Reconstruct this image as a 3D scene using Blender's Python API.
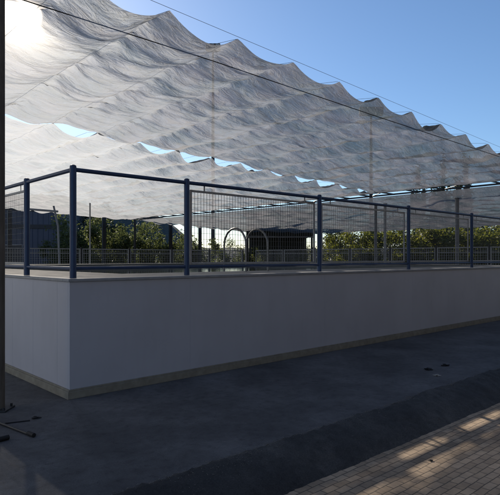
import bpy, math, random
from mathutils import Vector, noise, Matrix

for o in list(bpy.data.objects):
    bpy.data.objects.remove(o)
S = bpy.context.scene
COL = S.collection
R = math.radians
random.seed(11)

# ------------------------------------------------------------------ camera
EYE = 1.6
FPX = 542.0                      # focal length in pixels of the 500 px wide photograph
cam = bpy.data.cameras.new('camera')
cam.sensor_fit = 'HORIZONTAL'; cam.sensor_width = 36.0
cam.lens = FPX / 500.0 * 36.0
cam.shift_y = 0.020
cam.clip_start = 0.05; cam.clip_end = 9000
camo = bpy.data.objects.new('camera', cam)
camo.location = (0, 0, EYE); camo.rotation_euler = (R(90), 0, 0)
COL.objects.link(camo)
S.camera = camo

# ------------------------------------------------------------------ sky, sun, exposure
SUN = Vector((-0.420, 1.0, 0.476)).normalized()
SUN_EL = math.asin(SUN.z)
SUN_AZ = math.atan2(SUN.x, SUN.y)
w = bpy.data.worlds.new('World'); S.world = w; w.use_nodes = True
nt = w.node_tree; nt.nodes.clear()
sky = nt.nodes.new('ShaderNodeTexSky'); sky.sky_type = 'NISHITA'
sky.sun_disc = False; sky.sun_elevation = SUN_EL; sky.sun_rotation = SUN_AZ
sky.air_density = 1.0; sky.dust_density = 0.25; sky.ozone_density = 5.0; sky.altitude = 50
bg = nt.nodes.new('ShaderNodeBackground'); bg.inputs['Strength'].default_value = 0.112
wo = nt.nodes.new('ShaderNodeOutputWorld')
nt.links.new(sky.outputs[0], bg.inputs[0]); nt.links.new(bg.outputs[0], wo.inputs[0])

sl = bpy.data.lights.new('sun', 'SUN'); sl.energy = 5.0; sl.angle = R(0.5); sl.color = (1.0, 0.89, 0.75)
so = bpy.data.objects.new('sun', sl); so.rotation_euler = SUN.to_track_quat('Z', 'Y').to_euler()
so.location = (-20, 50, 30); COL.objects.link(so)

S.view_settings.view_transform = 'Standard'
try: S.view_settings.look = 'None'
except Exception: pass
S.view_settings.exposure = 0.2; S.view_settings.gamma = 1.0
S.view_settings.use_curve_mapping = False
S.render.engine = 'CYCLES'
S.cycles.transparent_max_bounces = 32
S.cycles.max_bounces = 8
S.cycles.sample_clamp_indirect = 6.0

# ------------------------------------------------------------------ pool frame of reference
# t runs along the front wall, s runs away from it; C is the near corner of the wall
C = Vector((-2.04, 6.13, 0)); ROT = math.atan2(0.677, 0.736)
ct, st = math.cos(ROT), math.sin(ROT)
def PF(t, s, z=0.0):
    return Vector((C.x + t * ct - s * st, C.y + t * st + s * ct, z))
def at(px, Y, z=0.0):                     # metres to the side, at depth Y
    return Vector(((px - 250) / FPX * Y, Y, z))
def hz(py, Y):                            # metres above the ground
    return EYE + (257.5 - py) / FPX * Y

# ------------------------------------------------------------------ materials
def mat(name):
    m = bpy.data.materials.new(name); m.use_nodes = True
    n = m.node_tree.nodes; n.clear()
    return m, n, m.node_tree.links
def node(n, typ, **kw):
    x = n.new(typ)
    for k, v in kw.items(): setattr(x, k, v)
    return x
def rgba(c): return (c[0], c[1], c[2], 1)
def ramp(n, stops):
    r = n.new('ShaderNodeValToRGB')
    e = r.color_ramp.elements
    e[0].position, e[0].color = stops[0][0], rgba(stops[0][1])
    e[1].position, e[1].color = stops[-1][0], rgba(stops[-1][1])
    for p, c in stops[1:-1]:
        k = e.new(p); k.color = rgba(c)
    return r
def g(v): return (v, v, v)

def surface(name, c1, c2, scale=4.0, rough=0.6, bump=0.0, bscale=40.0, metal=0.0, stretch=(1, 1, 1), detail=6, dist=0.02, lo=.3, hi=.7):
    m, n, L = mat(name)
    tc = n.new('ShaderNodeTexCoord'); mp = n.new('ShaderNodeMapping')
    mp.inputs['Scale'].default_value = stretch
    L.new(tc.outputs['Object'], mp.inputs[0])
    ns = n.new('ShaderNodeTexNoise'); ns.inputs['Scale'].default_value = scale; ns.inputs['Detail'].default_value = detail
    ns.inputs['Roughness'].default_value = 0.65
    L.new(mp.outputs[0], ns.inputs['Vector'])
    rp = ramp(n, [(lo, c1), (hi, c2)]); L.new(ns.outputs[0], rp.inputs[0])
    p = n.new('ShaderNodeBsdfPrincipled')
    p.inputs['Roughness'].default_value = rough; p.inputs['Metallic'].default_value = metal
    L.new(rp.outputs[0], p.inputs['Base Color'])
    if bump:
        n2 = n.new('ShaderNodeTexNoise'); n2.inputs['Scale'].default_value = bscale; n2.inputs['Detail'].default_value = 5
        L.new(mp.outputs[0], n2.inputs['Vector'])
        b = n.new('ShaderNodeBump'); b.inputs['Strength'].default_value = bump; b.inputs['Distance'].default_value = dist
        L.new(n2.outputs[0], b.inputs['Height']); L.new(b.outputs[0], p.inputs['Normal'])
    o = n.new('ShaderNodeOutputMaterial'); L.new(p.outputs[0], o.inputs[0])
    return m

M = {}
M['blue'] = surface('blue_paint', (.018, .044, .112), (.030, .066, .155), 9, .38, .08, 60)
M['galv'] = surface('galvanised_steel', (.30, .31, .32), (.44, .45, .46), 25, .5, .05, 80, metal=.25)
M['palewire'] = surface('pale_fence_steel', (.42, .43, .44), (.56, .57, .58), 20, .5, metal=.2)
M['wire'] = surface('dark_wire', (.09, .10, .11), (.17, .175, .18), 20, .5, metal=.4)
M['steel'] = surface('stainless_steel', (.22, .22, .215), (.33, .33, .32), 12, .45, metal=.9)
M['darksteel'] = surface('dark_steel', (.016, .018, .02), (.035, .036, .04), 14, .5, .1, 50)
M['whitepole'] = surface('white_painted_pole', (.45, .46, .46), (.62, .63, .63), 6, .5)
M['greypole'] = surface('grey_pole', (.24, .25, .27), (.36, .37, .39), 6, .55)
M['brownpole'] = surface('weathered_brown_pole', (.08, .066, .052), (.16, .135, .11), 16, .75, .3, 60, stretch=(1, 1, .2))
M['strip'] = surface('olive_stone_strip', (.23, .21, .17), (.34, .315, .255), 10, .8, .25, 60)
M['coping'] = surface('pale_coping', (.28, .29, .31), (.40, .40, .41), 8, .5, .1, 60)
M['deck'] = surface('deck_boards', (.13, .135, .14), (.20, .20, .205), 6, .6, .15, 50)
M['ground'] = surface('dry_earth', (.10, .085, .062), (.20, .17, .125), .35, .95, .3, 3)
M['hill'] = surface('hill_scrub', (.030, .042, .045), (.055, .066, .062), .035, .95, .6, .25, dist=3.0)
M['bark'] = surface('bark', (.05, .04, .03), (.11, .09, .07), 9, .9, .4, 30, stretch=(1, 1, .3))
M['slate'] = surface('slate_blue_cladding', (.045, .062, .10), (.075, .095, .14), 1.2, .6, .1, 12)
M['slatedark'] = surface('dark_band', (.018, .022, .03), (.03, .034, .042), 2, .6)
M['shed'] = surface('dark_green_sheet', (.028, .032, .024), (.048, .052, .040), 2, .7, .1, 10)
M['pale'] = surface('pale_gutter', (.30, .31, .31), (.42, .42, .42), 5, .6)
M['rubber'] = surface('black_rubber', (.010, .010, .011), (.022, .022, .023), 10, .7, .2, 50)
M['paper'] = surface('pale_scrap', (.35, .34, .32), (.5, .49, .46), 15, .8)
M['tile'] = surface('pool_liner', (.16, .18, .19), (.22, .24, .25), 4, .4)

def wall_paint():
    m, n, L = mat('grey_wall_panel')
    tc = n.new('ShaderNodeTexCoord')
    mp = n.new('ShaderNodeMapping'); mp.inputs['Scale'].default_value = (2.2, 2.2, .35)
    L.new(tc.outputs['Object'], mp.inputs[0])
    n1 = n.new('ShaderNodeTexNoise'); n1.inputs['Scale'].default_value = 2.5; n1.inputs['Detail'].default_value = 7; n1.inputs['Roughness'].default_value = .7
    L.new(mp.outputs[0], n1.inputs['Vector'])
    rp = ramp(n, [(.25, WALL1), (.5, WALL2), (.75, WALL2)])
    L.new(n1.outputs[0], rp.inputs[0])
    n2 = n.new('ShaderNodeTexNoise'); n2.inputs['Scale'].default_value = 1.2; n2.inputs['Detail'].default_value = 9
    L.new(tc.outputs['Object'], n2.inputs['Vector'])
    mx = node(n, 'ShaderNodeMixRGB', blend_type='MULTIPLY'); mx.inputs[0].default_value = .35
    r2 = ramp(n, [(.3, g(.76)), (.62, g(1.0))]); L.new(n2.outputs[0], r2.inputs[0])
    L.new(rp.outputs[0], mx.inputs[1]); L.new(r2.outputs[0], mx.inputs[2])
    p = n.new('ShaderNodeBsdfPrincipled'); p.inputs['Roughness'].default_value = .5
    L.new(mx.outputs[0], p.inputs['Base Color'])
    b = n.new('ShaderNodeBump'); b.inputs['Strength'].default_value = .06; b.inputs['Distance'].default_value = .01
    L.new(n2.outputs[0], b.inputs['Height']); L.new(b.outputs[0], p.inputs['Normal'])
    o = n.new('ShaderNodeOutputMaterial'); L.new(p.outputs[0], o.inputs[0])
    return m
WALL1, WALL2 = (.53, .535, .59), (.56, .565, .625)
M['wall'] = wall_paint()

def asphalt(name, c1, c2, c3, grit):
    m, n, L = mat(name)
    tc = n.new('ShaderNodeTexCoord')
    a = n.new('ShaderNodeTexNoise'); a.inputs['Scale'].default_value = .8; a.inputs['Detail'].default_value = 10; a.inputs['Roughness'].default_value = .7
    L.new(tc.outputs['Object'], a.inputs['Vector'])
    rp = ramp(n, [(.32, c1), (.5, c2), (.7, c3)]); L.new(a.outputs[0], rp.inputs[0])
    f = n.new('ShaderNodeTexNoise'); f.inputs['Scale'].default_value = 90; f.inputs['Detail'].default_value = 4
    L.new(tc.outputs['Object'], f.inputs['Vector'])
    rf = ramp(n, [(.35, g(.62)), (.7, g(1.25))]); L.new(f.outputs[0], rf.inputs[0])
    mx = node(n, 'ShaderNodeMixRGB', blend_type='MULTIPLY'); mx.inputs[0].default_value = grit
    L.new(rp.outputs[0], mx.inputs[1]); L.new(rf.outputs[0], mx.inputs[2])
    h = n.new('ShaderNodeTexNoise'); h.inputs['Scale'].default_value = 11; h.inputs['Detail'].default_value = 9; h.inputs['Roughness'].default_value = .78
    L.new(tc.outputs['Object'], h.inputs['Vector'])
    rh = ramp(n, [(.34, g(.5)), (.47, g(.95)), (.7, g(1.25))]); L.new(h.outputs[0], rh.inputs[0])
    m3 = node(n, 'ShaderNodeMixRGB', blend_type='MULTIPLY'); m3.inputs[0].default_value = .8
    L.new(mx.outputs[0], m3.inputs[1]); L.new(rh.outputs[0], m3.inputs[2]); mx = m3
    # thin irregular cracks
    v = n.new('ShaderNodeTexVoronoi'); v.feature = 'DISTANCE_TO_EDGE'; v.inputs['Scale'].default_value = .42
    dn = n.new('ShaderNodeTexNoise'); dn.inputs['Scale'].default_value = 3; dn.inputs['Detail'].default_value = 5
    L.new(tc.outputs['Object'], dn.inputs['Vector'])
    ad = node(n, 'ShaderNodeMixRGB', blend_type='ADD'); ad.inputs[0].default_value = .35
    L.new(tc.outputs['Object'], ad.inputs[1]); L.new(dn.outputs['Color'], ad.inputs[2]); L.new(ad.outputs[0], v.inputs['Vector'])
    rc = ramp(n, [(.0, g(.45)), (.008, g(1.0))]); L.new(v.outputs['Distance'], rc.inputs[0])
    m2 = node(n, 'ShaderNodeMixRGB', blend_type='MULTIPLY'); m2.inputs[0].default_value = .12
    L.new(mx.outputs[0], m2.inputs[1]); L.new(rc.outputs[0], m2.inputs[2])
    p = n.new('ShaderNodeBsdfPrincipled'); p.inputs['Roughness'].default_value = .82
    L.new(m2.outputs[0], p.inputs['Base Color'])
    b = n.new('ShaderNodeBump'); b.inputs['Strength'].default_value = .5; b.inputs['Distance'].default_value = .006
    L.new(f.outputs[0], b.inputs['Height']); L.new(b.outputs[0], p.inputs['Normal'])
    o = n.new('ShaderNodeOutputMaterial'); L.new(p.outputs[0], o.inputs[0])
    return m
M['courtpale'] = surface('pale_concrete', (.34, .32, .28), (.46, .44, .40), .6, .9, .2, 40)
M['asphalt'] = asphalt('concrete_yard', (.060, .060, .063), (.112, .112, .115), (.19, .19, .193), .5)
M['bank'] = asphalt('rough_tar_bank', (.028, .028, .029), (.055, .054, .052), (.13, .125, .118), .9)

def bricks():
    m, n, L = mat('brick_paving')
    tc = n.new('ShaderNodeTexCoord')
    dn = n.new('ShaderNodeTexNoise'); dn.inputs['Scale'].default_value = 5; dn.inputs['Detail'].default_value = 3
    L.new(tc.outputs['Object'], dn.inputs['Vector'])
    ad = node(n, 'ShaderNodeMixRGB', blend_type='ADD'); ad.inputs[0].default_value = .026
    L.new(tc.outputs['Object'], ad.inputs[1]); L.new(dn.outputs['Color'], ad.inputs[2])
    br = n.new('ShaderNodeTexBrick')
    br.inputs['Scale'].default_value = 1.0
    br.inputs['Brick Width'].default_value = .145; br.inputs['Row Height'].default_value = .072
    br.inputs['Mortar Size'].default_value = .0045; br.inputs['Mortar Smooth'].default_value = .25; br.inputs['Bias'].default_value = 0
    br.inputs['Color1'].default_value = (.40, .295, .195, 1); br.inputs['Color2'].default_value = (.58, .435, .295, 1)
    br.inputs['Mortar'].default_value = (.15, .12, .09, 1)
    L.new(ad.outputs[0], br.inputs['Vector'])
    a = n.new('ShaderNodeTexNoise'); a.inputs['Scale'].default_value = 1.7; a.inputs['Detail'].default_value = 9; a.inputs['Roughness'].default_value = .7
    L.new(tc.outputs['Object'], a.inputs['Vector'])
    ra = ramp(n, [(.3, g(.42)), (.62, g(1.05))]); L.new(a.outputs[0], ra.inputs[0])
    mx = node(n, 'ShaderNodeMixRGB', blend_type='MULTIPLY'); mx.inputs[0].default_value = .9
    L.new(br.outputs['Color'], mx.inputs[1]); L.new(ra.outputs[0], mx.inputs[2])
    f = n.new('ShaderNodeTexNoise'); f.inputs['Scale'].default_value = 130; f.inputs['Detail'].default_value = 3
    L.new(tc.outputs['Object'], f.inputs['Vector'])
    p = n.new('ShaderNodeBsdfPrincipled'); p.inputs['Roughness'].default_value = .85
    L.new(mx.outputs[0], p.inputs['Base Color'])
    inv = node(n, 'ShaderNodeMath', operation='MULTIPLY_ADD'); inv.inputs[1].default_value = -1.0; 
    L.new(br.outputs['Fac'], inv.inputs[0])
    sc = node(n, 'ShaderNodeMath', operation='MULTIPLY'); sc.inputs[1].default_value = .35
    L.new(f.outputs[0], sc.inputs[0]); L.new(sc.outputs[0], inv.inputs[2])
    b = n.new('ShaderNodeBump'); b.inputs['Strength'].default_value = .8; b.inputs['Distance'].default_value = .006
    L.new(inv.outputs[0], b.inputs['Height']); L.new(b.outputs[0], p.inputs['Normal'])
    o = n.new('ShaderNodeOutputMaterial'); L.new(p.outputs[0], o.inputs[0])
    return m
M['brick'] = bricks()

def net_mat(name, holes=.07, seed=0.0, base=1.0, fwd=1.0):
    m, n, L = mat(name)
    tc = n.new('ShaderNodeTexCoord')
    mp = n.new('ShaderNodeMapping'); mp.inputs['Scale'].default_value = (2.6, 5.6, 2.6); mp.inputs['Location'].default_value = (seed, seed, 0)
    mp.inputs['Rotation'].default_value = (0, 0, R(9))
    L.new(tc.outputs['Object'], mp.inputs[0])
    n1 = n.new('ShaderNodeTexNoise'); n1.inputs['Scale'].default_value = 1.5; n1.inputs['Detail'].default_value = 5; n1.inputs['Roughness'].default_value = .6
    n1.inputs['Distortion'].default_value = 1.0
    L.new(mp.outputs[0], n1.inputs['Vector'])
    n2 = n.new('ShaderNodeTexNoise'); n2.inputs['Scale'].default_value = 1.1; n2.inputs['Detail'].default_value = 5
    L.new(tc.outputs['Object'], n2.inputs['Vector'])
    b = n.new('ShaderNodeBump'); b.inputs['Strength'].default_value = .30; b.inputs['Distance'].default_value = .10
    L.new(n1.outputs[0], b.inputs['Height'])
    col = ramp(n, [(.38, (.12 * base, .16 * base, .17 * base)), (.64, (.31 * base, .28 * base, .29 * base))]); n4 = n.new('ShaderNodeTexNoise'); n4.inputs['Scale'].default_value = 24; n4.inputs['Detail'].default_value = 5; n4.inputs['Roughness'].default_value = .8
    L.new(mp.outputs[0], n4.inputs['Vector'])
    cm = node(n, 'ShaderNodeMath', operation='ADD'); L.new(n2.outputs[0], cm.inputs[0]); L.new(n4.outputs[0], cm.inputs[1])
    ch = node(n, 'ShaderNodeMath', operation='MULTIPLY'); ch.inputs[1].default_value = .5; L.new(cm.outputs[0], ch.inputs[0])
    L.new(ch.outputs[0], col.inputs[0])
    dif = n.new('ShaderNodeBsdfDiffuse'); L.new(col.outputs[0], dif.inputs[0]); L.new(b.outputs[0], dif.inputs['Normal'])
    trl = n.new('ShaderNodeBsdfTranslucent'); L.new(col.outputs[0], trl.inputs[0]); L.new(b.outputs[0], trl.inputs['Normal'])
    fw = n.new('ShaderNodeBsdfRefraction'); fw.inputs['Color'].default_value = (.86, .91, .97, 1)
    fw.inputs['IOR'].default_value = NET_IOR; fw.inputs['Roughness'].default_value = 1.0
    L.new(b.outputs[0], fw.inputs['Normal'])
    nr = n.new('ShaderNodeBsdfRefraction'); nr.inputs['Color'].default_value = (1, .97, .92, 1)
    nr.inputs['IOR'].default_value = .972; nr.inputs['Roughness'].default_value = .9
    tr = n.new('ShaderNodeBsdfTransparent')
    def mix(a, c, f):
        x = n.new('ShaderNodeMixShader')
        if isinstance(f, float): x.inputs[0].default_value = f
        else: L.new(f, x.inputs[0])
        L.new(a.outputs[0], x.inputs[1]); L.new(c.outputs[0], x.inputs[2]); return x
    a = mix(dif, trl, NET_TRL)
    a = mix(a, fw, NET_FW * fwd)
    w2 = n.new('ShaderNodeBsdfRefraction'); w2.inputs['Color'].default_value = (.86, .91, .97, 1)
    w2.inputs['IOR'].default_value = NET_IOR2; w2.inputs['Roughness'].default_value = 1.0; L.new(b.outputs[0], w2.inputs['Normal'])
    a = mix(a, w2, NET_FW2 * fwd)
    a = mix(a, nr, NET_NR)
    n3 = n.new('ShaderNodeTexNoise'); n3.inputs['Scale'].default_value = 34; n3.inputs['Detail'].default_value = 4; n3.inputs['Roughness'].default_value = .75
    L.new(tc.outputs['Object'], n3.inputs['Vector'])
    av = node(n, 'ShaderNodeMath', operation='ADD'); L.new(n1.outputs[0], av.inputs[0]); L.new(n3.outputs[0], av.inputs[1])
    hr = ramp(n, [(.36, g(0.0)), (.62, g(holes * 2.0))])
    hf = node(n, 'ShaderNodeMath', operation='MULTIPLY'); hf.inputs[1].default_value = .5
    L.new(av.outputs[0], hf.inputs[0]); L.new(hf.outputs[0], hr.inputs[0])
    a = mix(a, tr, hr.outputs[0])
    o = n.new('ShaderNodeOutputMaterial'); L.new(a.outputs[0], o.inputs[0])
    return m
NET_IOR, NET_IOR2, NET_TRL, NET_FW, NET_FW2, NET_NR = .90, .62, .62, .0012, .027, .0035
M['net'] = net_mat('silver_shade_net', .07, 0.0, .85, .78)
M['netback'] = net_mat('silver_shade_net_back', .07, 1.9, .9, 1.15)
M['netfar'] = net_mat('silver_shade_net_far', .05, 3.7, .6, .7)

def leaf_mat(name, c1, c2, c3, trans=.45):
    m, n, L = mat(name)
    tc = n.new('ShaderNodeTexCoord')
    oi = n.new('ShaderNodeObjectInfo')
    ns = n.new('ShaderNodeTexNoise'); ns.inputs['Scale'].default_value = 2.3; ns.inputs['Detail'].default_value = 6; ns.inputs['Roughness'].default_value = .8
    ns.noise_dimensions = '4D'
    L.new(tc.outputs['Object'], ns.inputs['Vector']); 
    mu = node(n, 'ShaderNodeMath', operation='MULTIPLY'); mu.inputs[1].default_value = 13
    L.new(oi.outputs['Random'], mu.inputs[0]); L.new(mu.outputs[0], ns.inputs['W'])
    rp = ramp(n, [(.3, c1), (.52, c2), (.72, c3)]); L.new(ns.outputs[0], rp.inputs[0])
    p = n.new('ShaderNodeBsdfPrincipled'); p.inputs['Roughness'].default_value = .6
    L.new(rp.outputs[0], p.inputs['Base Color'])
    t = n.new('ShaderNodeBsdfTranslucent')
    hs = n.new('ShaderNodeHueSaturation'); hs.inputs['Value'].default_value = 1.7; hs.inputs['Saturation'].default_value = 1.1
    L.new(rp.outputs[0], hs.inputs['Color']); L.new(hs.outputs[0], t.inputs[0])
    x = n.new('ShaderNodeMixShader'); x.inputs[0].default_value = trans
    L.new(p.outputs[0], x.inputs[1]); L.new(t.outputs[0], x.inputs[2])
    o = n.new('ShaderNodeOutputMaterial'); L.new(x.outputs[0], o.inputs[0])
    return m
M['olive'] = leaf_mat('olive_leaves', (.040, .052, .020), (.085, .100, .036), (.15, .16, .062))
M['lime'] = leaf_mat('yellow_green_leaves', (.034, .046, .012), (.11, .12, .026), (.24, .21, .048), .58)
M['darkleaf'] = leaf_mat('dark_leaves', (.012, .020, .010), (.022, .034, .016), (.038, .050, .022), .25)

def water_mat():
    m, n, L = mat('pool_water')
    tc = n.new('ShaderNodeTexCoord')
    ns = n.new('ShaderNodeTexNoise'); ns.inputs['Scale'].default_value = 4; ns.inputs['Detail'].default_value = 3
    L.new(tc.outputs['Object'], ns.inputs['Vector'])
    b = n.new('ShaderNodeBump'); b.inputs['Strength'].default_value = .08; b.inputs['Distance'].default_value = .05
    L.new(ns.outputs[0], b.inputs['Height'])
    p = n.new('ShaderNodeBsdfPrincipled'); p.inputs['Base Color'].default_value = (.02, .035, .04, 1)
    p.inputs['Roughness'].default_value = .06; p.inputs['IOR'].default_value = 1.33
    L.new(b.outputs[0], p.inputs['Normal'])
    o = n.new('ShaderNodeOutputMaterial'); L.new(p.outputs[0], o.inputs[0])
    return m
M['water'] = water_mat()

# ------------------------------------------------------------------ mesh helpers
class MB:
    def __init__(self): self.v = []; self.f = []
    def box(self, x0, x1, y0, y1, z0, z1):
        b = len(self.v)
        self.v += [(x0, y0, z0), (x1, y0, z0), (x1, y1, z0), (x0, y1, z0), (x0, y0, z1), (x1, y0, z1), (x1, y1, z1), (x0, y1, z1)]
        self.f += [(b, b+3, b+2, b+1), (b+4, b+5, b+6, b+7), (b, b+1, b+5, b+4), (b+1, b+2, b+6, b+5), (b+2, b+3, b+7, b+6), (b+3, b, b+4, b+7)]
        return self
    def tube(self, pts, r, n=10, cap=True, closed=False):
        pts = [Vector(p) for p in pts]; b = len(self.v); k = len(pts)
        rr = r if isinstance(r, (list, tuple)) else [r] * k
        prev = None
        for i, p in enumerate(pts):
            d = (pts[min(i+1, k-1)] - pts[max(i-1, 0)]).normalized()
            if prev is None:
                up = Vector((0, 0, 1)) if abs(d.z) < .9 else Vector((0, 1, 0))
                a = d.cross(up).normalized()
            else:
                a = (prev - d * prev.dot(d)).normalized()
            prev = a; c = d.cross(a)
            for j in range(n):
                q = 2 * math.pi * j / n
                self.v.append(tuple(p + (a * math.cos(q) + c * math.sin(q)) * rr[i]))
        for i in range(k - 1):
            for j in range(n):
                self.f.append((b + i*n + j, b + i*n + (j+1) % n, b + (i+1)*n + (j+1) % n, b + (i+1)*n + j))
        if cap:
            self.f.append(tuple(b + j for j in range(n))[::-1]); self.f.append(tuple(b + (k-1)*n + j for j in range(n)))
        return self
    def build(self, name, material, parent=None, loc=(0, 0, 0), rz=0.0, smooth=False, bevel=0.0):
        me = bpy.data.meshes.new(name); me.from_pydata(self.v, [], self.f); me.update()
        import bmesh
        bm = bmesh.new(); bm.from_mesh(me); bmesh.ops.recalc_face_normals(bm, faces=bm.faces); bm.to_mesh(me); bm.free()
        me.materials.append(material)
        if smooth:
            for p in me.polygons: p.use_smooth = True
        o = bpy.data.objects.new(name, me); COL.objects.link(o)
        o.location = loc; o.rotation_euler = (0, 0, rz)
        if parent: o.parent = parent
        if bevel:
            md = o.modifiers.new('bevel', 'BEVEL'); md.width = bevel; md.segments = 2; md.limit_method = 'ANGLE'
        if smooth:
            try:
                md = o.modifiers.new('edges', 'EDGE_SPLIT'); md.split_angle = R(40)
            except Exception: pass
        return o
def tag(o, label=None, cat=None, group=None, kind=None):
    if label: o['label'] = label
    if cat: o['category'] = cat
    if group: o['group'] = group
    if kind: o['kind'] = kind
    return o
def thing(name, label, cat, loc, rz=0.0, group=None):
    o = bpy.data.objects.new(name, None); COL.objects.link(o)
    o.location = loc; o.rotation_euler = (0, 0, rz); o.empty_display_size = .2
    return tag(o, label, cat, group)
def copy_tree(o, loc, rz=None, scale=None, label=None):
    c = o.copy(); COL.objects.link(c); c.location = loc
    if rz is not None: c.rotation_euler = (0, 0, rz)
    if scale is not None: c.scale = scale
    if label: c['label'] = label
    for ch in list(o.children):
        d = ch.copy(); COL.objects.link(d); d.parent = c
        for gch in list(ch.children):
            e = gch.copy(); COL.objects.link(e); e.parent = d
    return c

# ------------------------------------------------------------------ setting: ground
LOW = -0.15
def sheet(name, x0, x1, y0, y1, z, material, loc=C, rz=ROT, kind='structure'):
    m = MB(); m.v = [(x0, y0, z), (x1, y0, z), (x1, y1, z), (x0, y1, z)]; m.f = [(0, 1, 2, 3)]
    o = m.build(name, material, None, loc, rz); o['kind'] = kind; return o
sheet('ground', -4000, 4000, -4000, 4000, LOW - .03, M['ground'], (0, 0, 0), 0)
BS = -2.60                                # edge of the yard slab
# yard slab and the crumbled tar bank down to the brick paving: one rough profile swept along t
def yard():
    m = MB(); nt_ = 0
    m.box(-40, 90, -2.74, 130, LOW - .02, 0.0)
    return m.build('concrete_yard', M['asphalt'], None, C, ROT)
y = yard(); y['kind'] = 'structure'
def bank():
    m = MB(); ts = []
    t = -6.0
    while t < 26: ts.append(t); t += .035 if t < 8 else .09
    prof = 26
    for t in ts:
        e = BS + .05 * noise.noise((t * 1.1, 3.1, 0)) + .05 * noise.noise((t * 5, 1.7, 0)) + .025 * noise.noise((t * 19, 9, 0))
        for k in range(prof):
            u = k / (prof - 1)
            s = -2.40 + (-3.14 + 2.40) * u
            if s > e:
                z = -.012 - .1 * min(.3, s - e)
            else:
                q = min(1, (e - s) / (e + 3.14))
                z = -.012 + .055 * min(1, q * 9) + (LOW - .055) * (q ** 1.9)
                z += (.022 * noise.noise((t * 2.2, s * 4, 5)) + .011 * noise.noise((t * 14, s * 15, 8)) + .009 * noise.noise((t * 40, s * 40, 4))) * min(1, q * 8 + .2) * (1 - .55 * q)
            if -.01 < e - s < .06: z += .008 + .014 * noise.noise((t * 9, 0, 7))
            m.v.append((t, s + .012 * noise.noise((t * 17, s * 17, 1)) * (0 < k < prof - 1), z))
    for i in range(len(ts) - 1):
        for k in range(prof - 1):
            a = i * prof + k
            m.f.append((a, a + prof, a + prof + 1, a + 1))
    o = m.build('road_bank', M['bank'], None, C, ROT, smooth=False); 
    for p in o.data.polygons: p.use_smooth = True
    o['kind'] = 'structure'; return o
bank()
sheet('brick_pavement', -40, 90, -40, -2.9, LOW, M['brick'])

# far hill to the left, behind the trees
def hill():
    m = MB(); nx, ny = 90, 14
    for j in range(ny):
        for i in range(nx):
            x = -620 + i * 9.5
            px_ = 250 + x / 560 * FPX
            # skyline height in metres at 560 m
            prof = 47 + 6 * noise.noise((x * .012, 1, 0)) + 3 * noise.noise((x * .05, 4, 0))
            fall = max(0, min(1, (-45 - x) / 60.0))
            fall = fall * fall * (3 - 2 * fall)
            hgt = 11 + (prof - 11) * fall
            v = j / (ny - 1)
            ridge = math.sin(min(v * 1.35, 1) * math.pi / 2)
            m.v.append((x, 470 + v * 120, LOW + hgt * ridge + (2.5 * noise.noise((x * .06, v * 9, 2)) if 0 < j else -3)))
    for j in range(ny - 1):
        for i in range(nx - 1):
            a = j * nx + i; m.f.append((a, a + 1, a + nx + 1, a + nx))
    o = m.build('hills', M['hill']); o['kind'] = 'structure'
    for p in o.data.polygons: p.use_smooth = True
hill()

# ------------------------------------------------------------------ raised pool
DECK = 1.357
PT, PS = 16.0, 14.0                        # outer size of the pool platform
pool = thing('raised_pool', 'raised pool platform clad in grey wall panels with olive base strip', 'pool', C, ROT)
def panel(x0, x1, y0, y1):
    m = MB(); m.box(x0, x1, y0, y1, .098, DECK - .034); return m.build('wall_panel', M['wall'], pool, bevel=.0015)
edges = [0, 1.68] + [1.68 + 2.8 * k for k in range(1, 6)] + [PT]
for a, b in zip(edges[:-1], edges[1:]): panel(a + (.0005 if a else .0), b - .0005, 0, .04)
edges = [0.04, .34, 1.08] + [1.08 + .74 * k for k in range(1, 17)] + [PS]
for a, b in zip(edges[:-1], edges[1:]): panel(0, .04, a + .0015, b - .0015)
m = MB(); m.box(.06, PT, .06, .12, 0, DECK - .04); m.box(.06, .12, .12, PS, 0, DECK - .04)
m.box(PT - .04, PT, .12, PS, 0, DECK - .04); m.box(.12, PT - .04, PS - .04, PS, 0, DECK - .04)
m.build('inner_frame', M['darksteel'], pool)
m = MB(); m.box(-.035, PT, -.035, .0, 0, .085); m.box(-.035, 0, .0, PS, 0, .085)
m.box(-.022, PT, -.022, -.001, .085, .106); m.box(-.022, -.001, -.001, PS, .085, .106)
m.build('base_strip', M['strip'], pool, bevel=.004)
m = MB(); m.box(-.02, PT + .02, -.02, .14, DECK - .034, DECK); m.box(-.02, .14, .14, PS, DECK - .034, DECK)
m.build('coping', M['coping'], pool, bevel=.006)
I0, I1, J0, J1 = 1.5, PT - 1.5, 1.5, PS - 1.5
m = MB(); m.box(.14, PT, .14, J0, DECK - .03, DECK - .004); m.box(.14, I0, J0, PS, DECK - .03, DECK - .004)
m.box(I1, PT, J0, PS, DECK - .03, DECK - .004); m.box(I0, I1, J1, PS, DECK - .03, DECK - .004)
m.build('deck', M['deck'], pool)
m = MB(); m.box(I0 - .05, I0, J0, J1, .05, DECK - .031); m.box(I1, I1 + .05, J0, J1, .05, DECK - .031)
m.box(I0 - .05, I1 + .05, J0 - .05, J0, .05, DECK - .031); m.box(I0 - .05, I1 + .05, J1, J1 + .05, .05, DECK - .031)
m.build('basin', M['tile'], pool)
sheet('water', I0, I1, J0, J1, DECK - .16, M['water'])

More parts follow.
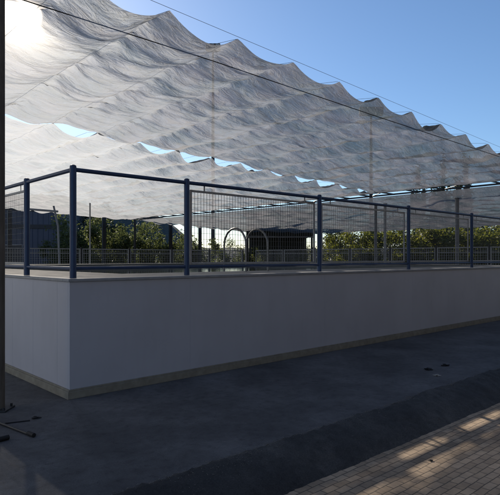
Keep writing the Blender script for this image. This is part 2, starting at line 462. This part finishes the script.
# pool ladder: two arched handrails
lad = thing('pool_ladder', 'pool ladder of two arched steel handrails behind the front fence', 'ladder', PF(4.05, 1.2, DECK), ROT)
for t in (-.27, .27):
    pts = [(t, 0, -.005), (t, 0, .42)]
    for k in range(1, 13):
        q = math.pi * k / 12
        pts.append((t, .30 - .30 * math.cos(q), .46 + .31 * math.sin(q)))
    pts += [(t, .60, .2), (t, .61, -.9)]
    MB().tube(pts, .018, 12).build('handrail', M['steel'], lad, smooth=True)
for z in (-.3, -.55, -.8):
    MB().box(-.25, .25, .56, .64, z, z + .03).build('step', M['steel'], lad)

# blue tube fence on the platform edge
fence = thing('tube_fence', 'dark blue tube fence with wire mesh panels on the grey pool wall', 'fence', PF(0, 0, DECK), ROT)
O = .075
POSTS = [(O, O)] + [(t, O) for t in (1.68, 4.44, 7.25, 10.06, 12.87, 15.7)] + [(O, s) for s in (1.50, 4.3, 7.1)]
for (t, s) in POSTS:
    MB().tube([(t, s, .004), (t, s, 1.285), (t, s, 1.302), (t, s, 1.31)], [.038, .038, .034, .018], 16).build('post', M['blue'], fence, smooth=True)
for z, r, nm in ((1.255, .025, 'top_rail'), (.118, .021, 'bottom_rail')):
    for (a, b) in [((O + .03, O), (15.7, O)), ((O, O + .03), (O, 7.1))]:
        MB().tube([(a[0], a[1], z), (b[0], b[1], z)], r, 12).build(nm, M['blue'], fence, smooth=True)
def mesh_panel(axis, a, b, z0=.146, z1=1.17, off=.115):
    f = MB(); th = .014
    def bx(u0, u1, z0_, z1_, mb, d0=-.012, d1=.012):
        if axis == 't': mb.box(u0, u1, off + d0, off + d1, z0_, z1_)
        else: mb.box(off + d0, off + d1, u0, u1, z0_, z1_)
    bx(a, a + .03, z0, z1, f); bx(b - .03, b, z0, z1, f); bx(a + .03, b - .03, z1 - .03, z1, f, -.011, .011); bx(a + .03, b - .03, z0, z0 + .03, f, -.011, .011)
    for u in (a + .25, b - .25):                 # hanging tabs up to the top rail
        bx(u - .012, u + .012, z1, 1.245, f, -.003, .003)
    fr = f.build('panel_frame', M['galv'], fence, bevel=.003)
    wv = MB(); n = int((b - a - .06) / .052)
    for k in range(1, n):
        u = a + .03 + (b - a - .06) * k / n
        bx(u - .0020, u + .0020, z0 + .03, z1 - .03, wv, -.0020, .0020)
    k = 1
    nz = int((z1 - z0 - .06) / .075)
    for k in range(1, nz):
        zz = z0 + .03 + (z1 - z0 - .06) * k / nz
        bx(a + .03, b - .03, zz - .0018, zz + .0018, wv, .0022, .0060)
    wv.build('wire_mesh', M['wire'], fr)
for a, b in ((1.76, 4.36), (4.53, 7.16), (7.34, 9.97), (10.15, 12.78), (12.96, 15.62)): mesh_panel('t', a, b)
for a, b in ((1.58, 4.22), (4.38, 7.02)): mesh_panel('s', a, b)

# ------------------------------------------------------------------ shade nets
STEP = 1.18; T0 = 1.36
def netz(t): return EYE + 3.22 - .0405 * (t - T0)
def make_net(name, label, t0, t1, s0, s1, cut0, cut1, ds, seed, material, nsub=14, tcut=0.0):
    """cloth hanging in scallops between cables that run along s; cut0/cut1 scallop its two s edges"""
    m = MB(); ts = []
    k0 = math.floor((t0 - T0) / STEP); t = t0
    nT = int(round((t1 - t0) / STEP * nsub)); nS = int((s1 - s0) / ds)
    for i in range(nT + 1):
        t = t0 + (t1 - t0) * i / nT
        x = (t - T0) / STEP; k = math.floor(x + 1e-6); u = min(1, max(0, x - k)); par = 4 * u * (1 - u)
        rnd = noise.noise((k * 7.31 + seed, 2.2, 0))
        for j in range(nS + 1):
            v = j / nS; s = s0 + (s1 - s0) * v
            e0 = cut0 * par * (.75 + .8 * noise.noise((k * 3.7, seed, 1.5))) * max(0, 1 - (s - s0) / 1.2)
            e1 = cut1 * par * (.75 + .8 * noise.noise((k * 5.1, seed, 4.5))) * max(0, 1 - (s1 - s) / 1.2)
            ss = s + e0 - e1
            edge = max(0, 1 - (ss - s0) / 1.8) if cut0 == 0 else 0
            sag = ((.145 if cut0 == 0 else .165) + .070 * edge) * min(1, min(t - t0, t1 - t) / .45 + .05) * (1 + .35 * rnd + .75 * noise.noise((k * 2.3, ss * .8, seed)))
            z = netz(t) - sag * par
            # creases drawn across the span from cable to cable
            fold = noise.noise((t * 1.3 + .25 * ss, ss * 2.6, seed + k * .37))
            fold2 = noise.noise((t * 2.6 + .5 * ss, ss * 6, seed + 5))
            big = noise.noise((t * .35, ss * .8, seed + 9))
            pin = min(1, (ss - s0 + .02) / .5) if cut0 == 0 else 1.0      # the hemmed edge is tied to its cable
            endp = min(1, .02 + min(t - t0, t1 - t) / .5)                 # and the side hems to the truss
            amp = (.25 + .75 * par) * (.35 + .65 * pin) * endp
            crm = max(0, 1 - par / .48)                                      # crumpled cloth bunched at the cable
            z += pin * endp * crm * (.085 * noise.noise((t * 3.5, ss * 3.4, seed + 31)) + .045 * noise.noise((t * 8, ss * 9, seed + 37)) - .02)
            z += (.050 * fold + .026 * fold2 + .012 * noise.noise((t * 4, ss * 14, seed + 17))) * amp + .05 * big * (.3 + par) * pin * endp
            # bunched cloth along the cables
            if par < .55: z -= .016 * pin * endp * (1 - par / .55) * (.5 + noise.noise((ss * 2.6, k * 1.9, seed))) 
            kk = round(x)
            z += pin * endp * (1 - par) * (.075 * noise.noise((ss * .9, kk * 3.1, seed + 2)) + .035 * noise.noise((ss * 3.2, kk * 3.1, seed + 3)))
            m.v.append((t + pin * endp * (.13 * noise.noise((ss * .8, kk * 1.7, seed)) + .05 * noise.noise((ss * 2.7, kk, seed))) * (1 - par), ss, z))
    W_ = nS + 1
    for i in range(nT):
        for j in range(nS):
            a = i * W_ + j; m.f.append((a, a + W_, a + W_ + 1, a + 1))
    me = bpy.data.meshes.new(name); me.from_pydata(m.v, [], m.f); me.update(); me.materials.append(material)
    for p in me.polygons: p.use_smooth = True
    o = bpy.data.objects.new(name, me); COL.objects.link(o); o.location = C; o.rotation_euler = (0, 0, ROT)
    tag(o, label, 'shade net', 'shade nets over the pools')
    # the cables the cloth is tied to, just above it
    k = math.ceil((t0 - T0) / STEP)
    while T0 + k * STEP <= t1 + .001:
        t = T0 + k * STEP
        MB().tube([(t, s0 + .04, netz(t) + .002), (t, s0 + .7, netz(t) + .10), (t, s1 - .7, netz(t) + .10), (t, s1 - .08, netz(t) + .002)], .0028, 5).build('cross_cable', M['darksteel'], o)
        k += 1
    return o
GAP = 6.60
make_net('shade_net', 'large silver shade net nearest the camera, sagging in scallops above the front fence', T0 - 3 * STEP, 16.0, 0.0, GAP + .07, 0.0, .245, .065, 1.0, M['net'], 16)
make_net('shade_net', 'silver shade net beyond the narrow sky gap, reaching back to the trees', T0 - 5 * STEP, 16.0, GAP - .05, 26.6, .225, .0, .10, 23.0, M['netback'], 12)
make_net('shade_net', 'dull grey shade net on the far right beyond the black truss beam', 17.05, 30.8, 0.0, 26.6, 0.0, .0, .14, 51.0, M['netfar'], 10)

# edge cable over the peaks, running past the frame
pts = [(t, -.02, netz(t) + .012) for t in [x * 1.0 for x in range(-9, 18)]]
e = MB().tube(pts, .0028, 6).build('edge_cable', M['galv'], None, C, ROT)
tag(e, 'thin steel cable carrying the peaks of the nearest net against the sky', 'cable')
# heavy diagonal cable under the nearest net
e = MB().tube([PF(-8, 1.25, EYE + 3.36), PF(-2.0, .95, EYE + 3.20), PF(2.55, .62, EYE + 3.02), PF(6.4, .36, EYE + 2.82), PF(10.8, .02, EYE + 2.60), PF(16.0, -.4, EYE + 2.33)], .0075, 8).build('support_cable', M['darksteel'])
tag(e, 'thick dark cable running diagonally under the nearest shade net', 'cable')

# black truss between the nets on the right
tr = thing('truss_beam', 'black lattice truss beam with sky showing between its two chords', 'beam', PF(16.52, 0, 0), ROT)
zb = netz(16.2) + .03
for dt in (-.48, .48):
    MB().box(dt - .03, dt + .03, -.3, 26.6, zb - .05, zb + .01).build('chord', M['darksteel'], tr)
mb = MB(); s = 0.0; k = 0
while s < 26.3:
    if k % 3 == 0: mb.tube([(-.45, s, zb - .025), (.45, s + 1.1, zb - .025)], .016, 6)
    s += 1.1; k += 1
    mb.box(-.45, .45, s - .03, s + .03, zb - .05, zb - .005)
mb.build('lattice', M['darksteel'], tr)
for s_ in (-.25, 26.5): MB().tube([(0, s_, 0), (0, s_, zb - .06)], .07, 12).build('post', M['darksteel'], tr, smooth=True)

# poles that carry the nets
def pole(label, t, s, r, m_, z1, group=None):
    o = thing('net_pole', label, 'pole', PF(t, s, 0), 0, group)
    MB().tube([(0, 0, 0), (0, 0, z1)], r, 14).build('shaft', m_, o, smooth=True)
    MB().tube([(0, 0, 0), (0, 0, .03)], r * 2.0, 14).build('base_plate', m_, o)
    MB().tube([(0, 0, z1), (0, 0, z1 + .05)], r * 1.4, 14).build('cap', m_, o)
    return o
pole('wide grey pole under the far right net, second post from the frame edge', 18.5, 4.64, .075, M['greypole'], netz(18.5) - .12)
pole('white pole under the far net, right one of a close pair', 18.5, 8.05, .065, M['whitepole'], netz(18.5) - .12)
pole('grey pole under the far net, left one of a close pair', 18.5, 8.55, .070, M['greypole'], netz(18.5) - .12)
o = thing('net_pole', 'thin white pole standing before the olive bushes on the left', 'pole', at(90, 25.5))
MB().tube([(0, 0, 0), (0, 0, hz(203, 25.5))], .034, 12).build('shaft', M['whitepole'], o, smooth=True)
MB().tube([(0, 0, 0), (0, 0, .03)], .09, 12).build('base_plate', M['whitepole'], o)

# frame that holds the far edge of the net
ff = thing('support_gantry', 'dark steel gantry of thin posts and one long beam under the far net edge', 'gantry', PF(0, 27.2, 0), ROT)
MB().box(-4, 30, -.05, .05, EYE + 2.78, EYE + 2.88).build('beam', M['darksteel'], ff)
for t in (8.55, 14.6, 19.9, 22.6, 3.0):
    MB().box(t - .12, t + .12, -.06, .06, 0, EYE + 2.77).build('post', M['darksteel'], ff)

# ------------------------------------------------------------------ far mesh fence around the pool area
def far_fence(name, label, loc, rz, length, first, pitch, h):
    f = thing(name, label, 'fence', loc, rz)
    a = first
    while a < length:
        b = a + pitch - .09
        fr = MB(); fr.box(a, b, -.02, .02, h - .04, h); fr.box(a, b, -.02, .02, .12, .16)
        fr.box(a, a + .035, -.019, .019, .16, h - .04); fr.box(b - .035, b, -.019, .019, .16, h - .04)
        fr.box(a + .035, b - .035, -.010, .010, h - .22, h - .195)
        fo = fr.build('panel_frame', M['palewire'], f)
        wv = MB(); n = int((b - a) / .10)
        for k in range(1, n): 
            u = a + (b - a) * k / n; wv.box(u - .004, u + .004, -.004, .004, .16, h - .04)
        n = int((h - .2) / .10)
        for k in range(1, n):
            z = .16 + (h - .2) * k / n; wv.box(a + .035, b - .035, .0045, .0105, z - .004, z + .004)
        wv.build('wire_mesh', M['palewire'], fo)
        MB().tube([(b + .045, 0, 0), (b + .045, 0, h + .06)], .04, 10).build('post', M['darksteel'], f, smooth=True)
        a += pitch
    return f
far_fence('mesh_fence', 'low pale wire mesh fence in front of the olive bushes behind the pool', PF(-2, 17.0), ROT, 19.8, 0.55, 2.42, EYE + .40)
far_fence('mesh_fence', 'low pale wire mesh fence in front of the yellow green trees on the right', PF(18.3, 16.6), ROT - R(90), 17.5, .2, 2.2, EYE + .42)

# ------------------------------------------------------------------ buildings
bl = thing('clad_building', 'slate blue clad building behind the fence on the far left', 'building', at(20, 44), R(4))
W0, W1, D = -14.0, 3.4, 9.0; H = hz(198, 44)
mb = MB(); mb.box(W0, W1, 0, D, 0, H)
x = W0 + .2
while x < W1 - .1:
    mb.box(x, x + .09, -.04, .01, .0, H - .05); x += .42
mb.build('wall', M['slate'], bl)
MB().box(W0 - .2, W1 + .2, -.25, D + .2, H, H + .22).build('roof', M['slatedark'], bl)
MB().box(W0, W1 - .03, -.09, -.045, hz(228.5, 44), hz(224.5, 44)).build('band', M['slatedark'], bl)
for k in range(3):
    x0 = -8.5 + 3.6 * k
    wn = MB(); wn.box(x0, x0 + 1.5, -.1, -.045, 1.2, 2.6)
    w_ = wn.build('window', M['slatedark'], bl)
    fr = MB(); fr.box(x0 - .06, x0, -.13, -.05, 1.14, 2.66); fr.box(x0 + 1.5, x0 + 1.56, -.13, -.05, 1.14, 2.66); fr.box(x0, x0 + 1.5, -.13, -.05, 2.6, 2.66); fr.box(x0, x0 + 1.5, -.13, -.05, 1.14, 1.2)
    fr.build('frame', M['pale'], w_)

sh = thing('open_shelter', 'dark flat shelter on posts with a pale gutter behind the wire mesh', 'shelter', at(281, 43), R(0))
x0, x1 = -2.75, 2.55
MB().box(x0, x1, 0, 5, hz(236, 43), hz(212, 43)).build('fascia', M['shed'], sh)
MB().box(x0 - .05, x1 + .05, -.09, -.004, hz(237.6, 43), hz(236.3, 43)).build('gutter', M['pale'], sh)
MB().box(x0 - .3, x1 + .3, -.3, 5.3, hz(212, 43), hz(211, 43)).build('roof', M['shed'], sh)
for x in (x0 + .1, x1 - .1, -.1):
    for yy in (.1, 4.9): MB().box(x - .07, x + .07, yy - .07, yy + .07, 0, hz(236, 43)).build('post', M['darksteel'], sh)
MB().box(x0 + .2, x1 - .2, 4.6, 4.8, 0, hz(229, 43)).build('back_wall', M['shed'], sh)

# unseen brown building, added across the brick paving to shade the near side
cb = thing('brown_building', 'long dark brown four storey building facing the pool across the brick paving', 'building', PF(10, -8.0, 0), ROT)
M['brownwall'] = surface('dark_brown_render', (.028, .023, .020), (.045, .038, .033), 1.0, .85, .2, 30)
MB().box(-15, 18, -8, 0, LOW - .02, 14.0).build('wall', M['brownwall'], cb)
MB().box(-15.3, 18.3, -8.3, .35, 14.0, 14.3).build('roof', M['darksteel'], cb)
for z in (1.0, 4.3, 7.6, 10.9):
    for k in range(9):
        x0 = -13.2 + 3.4 * k
        if z == 1.0 and k == 4: continue
        w_ = MB().box(x0, x0 + 1.5, .002, .03, z, z + 1.7).build('window', M['slatedark'], cb)
        fr = MB(); fr.box(x0 - .07, x0, .002, .05, z - .07, z + 1.77); fr.box(x0 + 1.5, x0 + 1.57, .002, .05, z - .07, z + 1.77)
        fr.box(x0, x0 + 1.5, .002, .05, z + 1.7, z + 1.77); fr.box(x0, x0 + 1.5, .002, .09, z - .07, z)
        fr.build('frame', M['greypole'], w_)
dr = MB().box(.4, 1.5, .002, .04, LOW, 2.1).build('door', M['slatedark'], cb)
MB().box(1.3, 1.36, .04, .09, .9, 1.05).build('handle', M['galv'], dr)

wb = thing('white_building', 'white sunlit building with small windows to the left of the pool, beyond the open court', 'building', PF(-9.5, 16, 0), ROT)  # unseen building, added so its sunlit face brightens the left pool wall
M['whitewall'] = surface('white_render', (.70, .69, .66), (.82, .81, .78), .8, .8, .15, 30)
MB().box(-8, 0, -16, 20, LOW - .02, 12.6).build('wall', M['whitewall'], wb)
MB().box(-8.2, .25, -16.2, 20.2, 12.6, 12.85).build('roof', M['pale'], wb)
for z in (1.2, 4.4, 7.6, 10.4):
    for k in range(8):
        w_ = MB().box(.002, .03, -14.5 + 4.2 * k, -13.4 + 4.2 * k, z, z + 1.2).build('window', M['slatedark'], wb)
        MB().box(.002, .09, -14.56 + 4.2 * k, -13.34 + 4.2 * k, z - .07, z - .002).build('sill', M['pale'], w_)
sheet('court', -9.4, -4.2, -14, 40, .004, M['courtpale'])  # unseen pale ground, added to bounce sunlight towards the left wall

# pale steel frame before the blue building
gf = thing('steel_gantry', 'pale blue steel gantry with a slanted leg before the blue building', 'gantry', at(42, 30))
M['palesteel'] = surface('pale_blue_steel', (.26, .31, .38), (.36, .41, .48), 6, .5)
def q(px, py, d=0): p = at(px, 30); return (p.x - at(42, 30).x, d, hz(py, 30))
MB().tube([q(27, 209), q(58, 211.5)], .06, 10).build('crossbar', M['palesteel'], gf, smooth=True)
MB().tube([q(53, 203), q(58, 226), (q(60, 226)[0], 0, 0)], .055, 10).build('slanted_leg', M['palesteel'], gf, smooth=True)
MB().tube([q(28.5, 202), q(26.5, 212), (q(25, 226)[0], 0, 0)], .055, 10).build('upright_leg', M['palesteel'], gf, smooth=True)

# floodlight masts seen through the net
def mast(label, px_, Y, top, wd):
    o = thing('floodlight_mast', label, 'mast', at(px_, Y))
    h = hz(top, Y)
    MB().tube([(0, 0, 0), (0, 0, h * .6), (0, 0, h)], [.20, .15, .09], 12).build('shaft', M['darksteel'], o, smooth=True)
    MB().box(-wd, wd, -.06, .06, h, h + .12).build('crossarm', M['darksteel'], o)
    for k in (-1, 0, 1):
        f = MB().box(k * wd * .7 - .32, k * wd * .7 + .32, -.25, .2, h + .12, h + .75).build('lamp_head', M['darksteel'], o, bevel=.03)
        MB().box(k * wd * .7 - .27, k * wd * .7 + .27, -.262, -.252, h + .18, h + .69).build('lens', M['pale'], f)
mast('tall floodlight mast seen through the net left of centre', 213, 52, 52, .55)
mast('tall floodlight mast with a broad head seen through the net right of centre', 371, 47, 116, 1.0)

# ------------------------------------------------------------------ trees
def leaves(n, shape, size, seed, flat=1.0, clumps=20):
    rng = random.Random(seed); m = MB()
    cl = []
    for i in range(clumps):
        while True:
            p = Vector((rng.uniform(-1, 1), rng.uniform(-1, 1), rng.uniform(-1, 1)))
            if p.length < 1 and p.length > .25: break
        cl.append((p, rng.uniform(.17, .36)))
    for i in range(n):
        c, r = rng.choice(cl)
        d = Vector((rng.gauss(0, 1), rng.gauss(0, 1), rng.gauss(0, 1))) * (r * .55)
        p = c + d
        p = Vector((p.x * shape[0], p.y * shape[0], shape[1] + p.z * shape[2]))
        if p.z < .15: p.z = .15 + rng.random() * .3
        a = Vector((rng.gauss(0, 1), rng.gauss(0, 1), rng.gauss(0, .7))).normalized()
        b = a.cross(Vector((rng.gauss(0, 1), rng.gauss(0, 1), rng.gauss(0, 1)))).normalized()
        sz = size * rng.uniform(.6, 1.4)
        k = len(m.v)
        m.v += [tuple(p - a * sz), tuple(p + b * sz * .45), tuple(p + a * sz), tuple(p - b * sz * .45)]
        m.f.append((k, k + 1, k + 2, k + 3))
    return m, cl
def make_tree(name, label, cat, loc, leafmat, shape, n, size, seed, group, trunk_r=.11):
    o = thing(name, label, cat, loc, 0, group)
    lm, cl = leaves(n, shape, size, seed)
    me = bpy.data.meshes.new('crown'); me.from_pydata(lm.v, [], lm.f); me.update(); me.materials.append(leafmat)
    c = bpy.data.objects.new('crown', me); COL.objects.link(c); c.parent = o
    t = MB(); rng = random.Random(seed + 5)
    z = shape[1]
    t.tube([(0, 0, 0), (rng.uniform(-.1, .1), rng.uniform(-.1, .1), z * .5), (rng.uniform(-.15, .15), rng.uniform(-.15, .15), z + shape[2] * .5)], [trunk_r, trunk_r * .75, trunk_r * .25], 9)
    for (p, r) in cl[:10]:
        q0 = Vector((0, 0, z * rng.uniform(.35, .75)))
        q1 = Vector((p.x * shape[0], p.y * shape[0], z + p.z * shape[2])) * .95
        t.tube([q0, (q0 + q1) * .5 + Vector((0, 0, .1)), q1], [trunk_r * .5, trunk_r * .3, trunk_r * .1], 6)
    t.build('trunk', M['bark'], o, smooth=True)
    return o
oliveA = make_tree('olive_tree', 'broad olive green bush tree beside the thin white pole', 'tree', at(77, 39), M['olive'], (2.0, 2.3, 2.3), 4300, .11, 1, 'olive trees behind the pool')
oliveB = make_tree('olive_tree', 'tall rounded olive green tree just right of the thin white pole', 'tree', at(103, 39.5), M['olive'], (2.0, 2.45, 2.4), 4600, .11, 2, 'olive trees behind the pool')
L_ = ['pale olive tree under the hill, left of its dark frame post', 'bushy olive tree filling the gap under the blue hill', 'smaller olive tree to the left of the second blue post', 'low olive tree between the two dark frame posts', 'olive bush low beside the blue building',
      'olive tree half hidden behind the tall blue corner post', 'low olive bush under the bright sky gap', 'low olive bush left of the dark shelter', 'olive bush behind the arched pool ladder', 'low bush under the left end of the dark shelter', 'low bush under the middle of the dark shelter', 'low bush under the right end of the dark shelter']
spec = [(134, 40, .90, 0), (152, 41, .86, 1), (172, 42, .78, 0), (186, 43, .62, 1), (57, 38, .62, 0), (66, 42, .90, 1), (204, 43, .70, 0), (228, 44, .60, 1), (247, 43, .55, 0), (266, 40, .42, 1), (284, 41, .40, 0), (301, 40, .44, 1)]
for (l, (px_, Y, sc, kd)) in zip(L_, spec):
    copy_tree((oliveA, oliveB)[kd], at(px_, Y), random.uniform(0, 6), (sc * random.uniform(.95, 1.15), sc, sc), l)

limeA = make_tree('leafy_tree', 'yellow green tree right of the blue post at the mesh panel end', 'tree', at(340, 46), M['lime'], (2.4, 2.1, 2.35), 3200, .13, 5, 'trees on the right')
limeB = make_tree('leafy_tree', 'bright yellow green tree between the blue posts right of the white pole', 'tree', at(425, 40), M['lime'], (2.3, 2.15, 2.4), 3300, .13, 6, 'trees on the right')
darkA = make_tree('evergreen_tree', 'dark green evergreen behind the white pole pair', 'tree', at(392, 50), M['darkleaf'], (2.7, 2.5, 2.6), 4200, .15, 7, 'dark evergreens behind the right fence')
for (px_, Y, sc, kd, l) in [
        (358, 45, 1.0, 1, 'yellow green tree left of the grey and white pole pair'),
        (366, 43, .66, 0, 'low yellowish bush at the foot of the left pole of the pair'),
        (399, 42, .98, 0, 'yellow green tree just right of the white pole'),
        (444, 39.5, .96, 0, 'yellow green tree left of the wide grey pole'),
        (466, 38.5, .92, 1, 'yellow green tree right of the wide grey pole'),
        (488, 38, .9, 0, 'yellow green tree behind the last blue post'),
        (506, 37, .92, 1, 'yellow green tree cut by the right edge'),
        (412, 40.5, .62, 1, 'small yellow bush low behind the far fence'),
        (322, 47, .62, 0, 'low green bush right of the dark shelter')]:
    copy_tree((limeA, limeB)[kd], at(px_, Y), random.uniform(0, 6), (sc * 1.05, sc, sc), l)
for (px_, Y, sc, l) in [(345, 55, .88, 'dark evergreen behind the leftmost yellow green trees'), (438, 48, .92, 'dark evergreen behind the bright yellow green tree'),
                        (470, 46, .92, 'dark evergreen behind the wide grey pole'), (500, 45, .92, 'dark evergreen at the right edge'),
                        (95, 52, 1.18, 'dark evergreen rising under the net edge on the left'), (112, 53, 1.15, 'dark evergreen beside the hill slope')]:
    copy_tree(darkA, at(px_, Y), random.uniform(0, 6), (sc, sc, sc), l)
# tall cypresses seen dimly through the right net
cyp = make_tree('cypress_tree', 'tall cypress dimly seen through the net, left of three', 'tree', at(419, 66), M['darkleaf'], (1.0, 6.6, 6.4), 3600, .2, 9, 'cypresses seen through the net', .16)
copy_tree(cyp, at(441, 66), 1.0, (1.1, 1.1, 1.06), 'tall cypress dimly seen through the net, middle of three')
copy_tree(cyp, at(462, 66), 2.0, (1.2, 1.2, 1.1), 'tall cypress dimly seen through the net, right of three')

# ------------------------------------------------------------------ near things
np_ = thing('brown_pole', 'weathered brown pole at the left edge, close to the camera', 'pole', at(-1.0, 5.7))
MB().tube([(0, 0, 0), (0, 0, 5.2)], .058, 16).build('shaft', M['brownpole'], np_, smooth=True)
MB().box(-.12, .12, -.12, .12, 0, .018).build('base_plate', M['darksteel'], np_, bevel=.004)
for a, b in ((-.09, -.09), (.09, -.09), (-.09, .09), (.09, .09)):
    MB().tube([(a, b, .018), (a, b, .045)], .014, 6).build('bolt', M['darksteel'], np_)

def gp(px_, py, z=0.0):                   # where the ground lies under a point of the picture
    Y = (EYE - z) * FPX / (py - 257.5); return Vector(((px_ - 250) / FPX * Y, Y, z))
def bar(label, p0, p1, r, foot):
    mid = (p0 + p1) * .5
    o = thing('metal_bar', label, 'bar', mid)
    a = p0 - mid; b = p1 - mid
    MB().tube([a + Vector((0, 0, r)), b + Vector((0, 0, r))], r, 10).build('rod', M['darksteel'], o, smooth=True)
    if foot:
        d = (b - a).normalized()
        MB().tube([b - d * .05 + Vector((0, 0, r * 1.55)), b + d * .05 + Vector((0, 0, r * 1.55))], r * 1.55, 10).build('rubber_foot', M['rubber'], o, smooth=True)
bar('dark steel bar with a black rubber foot lying on the yard by the brown pole', gp(-14, 419), gp(31, 436.5), .013, True)
bar('short dark bar end at the left edge below the longer bar', gp(-16, 446), gp(3, 441), .014, True)
bar('thin dark rod lying behind the footed bar', gp(5, 424), gp(30, 421), .006, False)

def scrap(label, p, mat_, r, seed):
    import bmesh
    bm = bmesh.new(); bmesh.ops.create_icosphere(bm, subdivisions=3, radius=r)
    for v in bm.verts:
        d = max(.25, 1 + 1.5 * noise.noise(v.co * (1.6 / r) + Vector((seed, 0, 0))))
        v.co = Vector((v.co.x * d * 1.5, v.co.y * d, max(-r * .3, v.co.z * d * .45)))
    me = bpy.data.meshes.new('litter_scrap'); bm.to_mesh(me); bm.free(); me.materials.append(mat_)
    o = bpy.data.objects.new('litter_scrap', me); COL.objects.link(o); o.location = p + Vector((0, 0, r * .3 + .003))
    tag(o, label, 'litter')
scrap('crumpled black scrap on the yard near the crumbled edge, left of two', gp(428, 370), M['rubber'], .030, 1)
scrap('crumpled black scrap on the yard near the crumbled edge, right of two', gp(445, 366), M['rubber'], .028, 4)
scrap('small pale scrap below the two black scraps', gp(437, 376), M['paper'], .022, 7)
scrap('small dark lump on the yard by the footed bar', gp(36, 418.5), M['rubber'], .022, 9)
scrap('small dark stone lying in the sun patch on the brick paving', gp(431, 461, LOW), M['rubber'], .011, 12)
# loose grit along the crumbled edge, nobody could count it
m = MB(); rng = random.Random(4)
for i in range(11000):
    t = rng.uniform(-3, 12); s = BS + .05 * noise.noise((t * 1.1, 3.1, 0)) + .05 * noise.noise((t * 5, 1.7, 0)) + (rng.gauss(.0, .028) if rng.random() < .7 else rng.gauss(-.1, .10))
    r = rng.choice((.0015, .002, .0025, .003, .0035, .005)) * rng.uniform(.7, 1.2)
    qq = min(1, max(0, (BS - s) / .54)); zz = .006 if s > BS + .02 else .040 * min(1, qq * 9) + (LOW - .055) * qq ** 1.9 + .006
    k = len(m.v)
    for a in range(6):
        d = [(1, 0, 0), (-1, 0, 0), (0, 1, 0), (0, -1, 0), (0, 0, 1), (0, 0, -1)][a]
        m.v.append((t + d[0] * r * rng.uniform(.6, 1.3), s + d[1] * r * rng.uniform(.6, 1.3), zz + d[2] * r * .7))
    for f in ((0, 2, 4), (2, 1, 4), (1, 3, 4), (3, 0, 4), (2, 0, 5), (1, 2, 5), (3, 1, 5), (0, 3, 5)): m.f.append(tuple(k + x for x in f))
M['grit'] = surface('grit', (.12, .115, .105), (.30, .285, .26), 30, .9)
gr = m.build('gravel', M['grit'], None, C, ROT)
tag(gr, 'loose grey grit scattered along the crumbled tar edge', 'gravel', None, 'stuff')
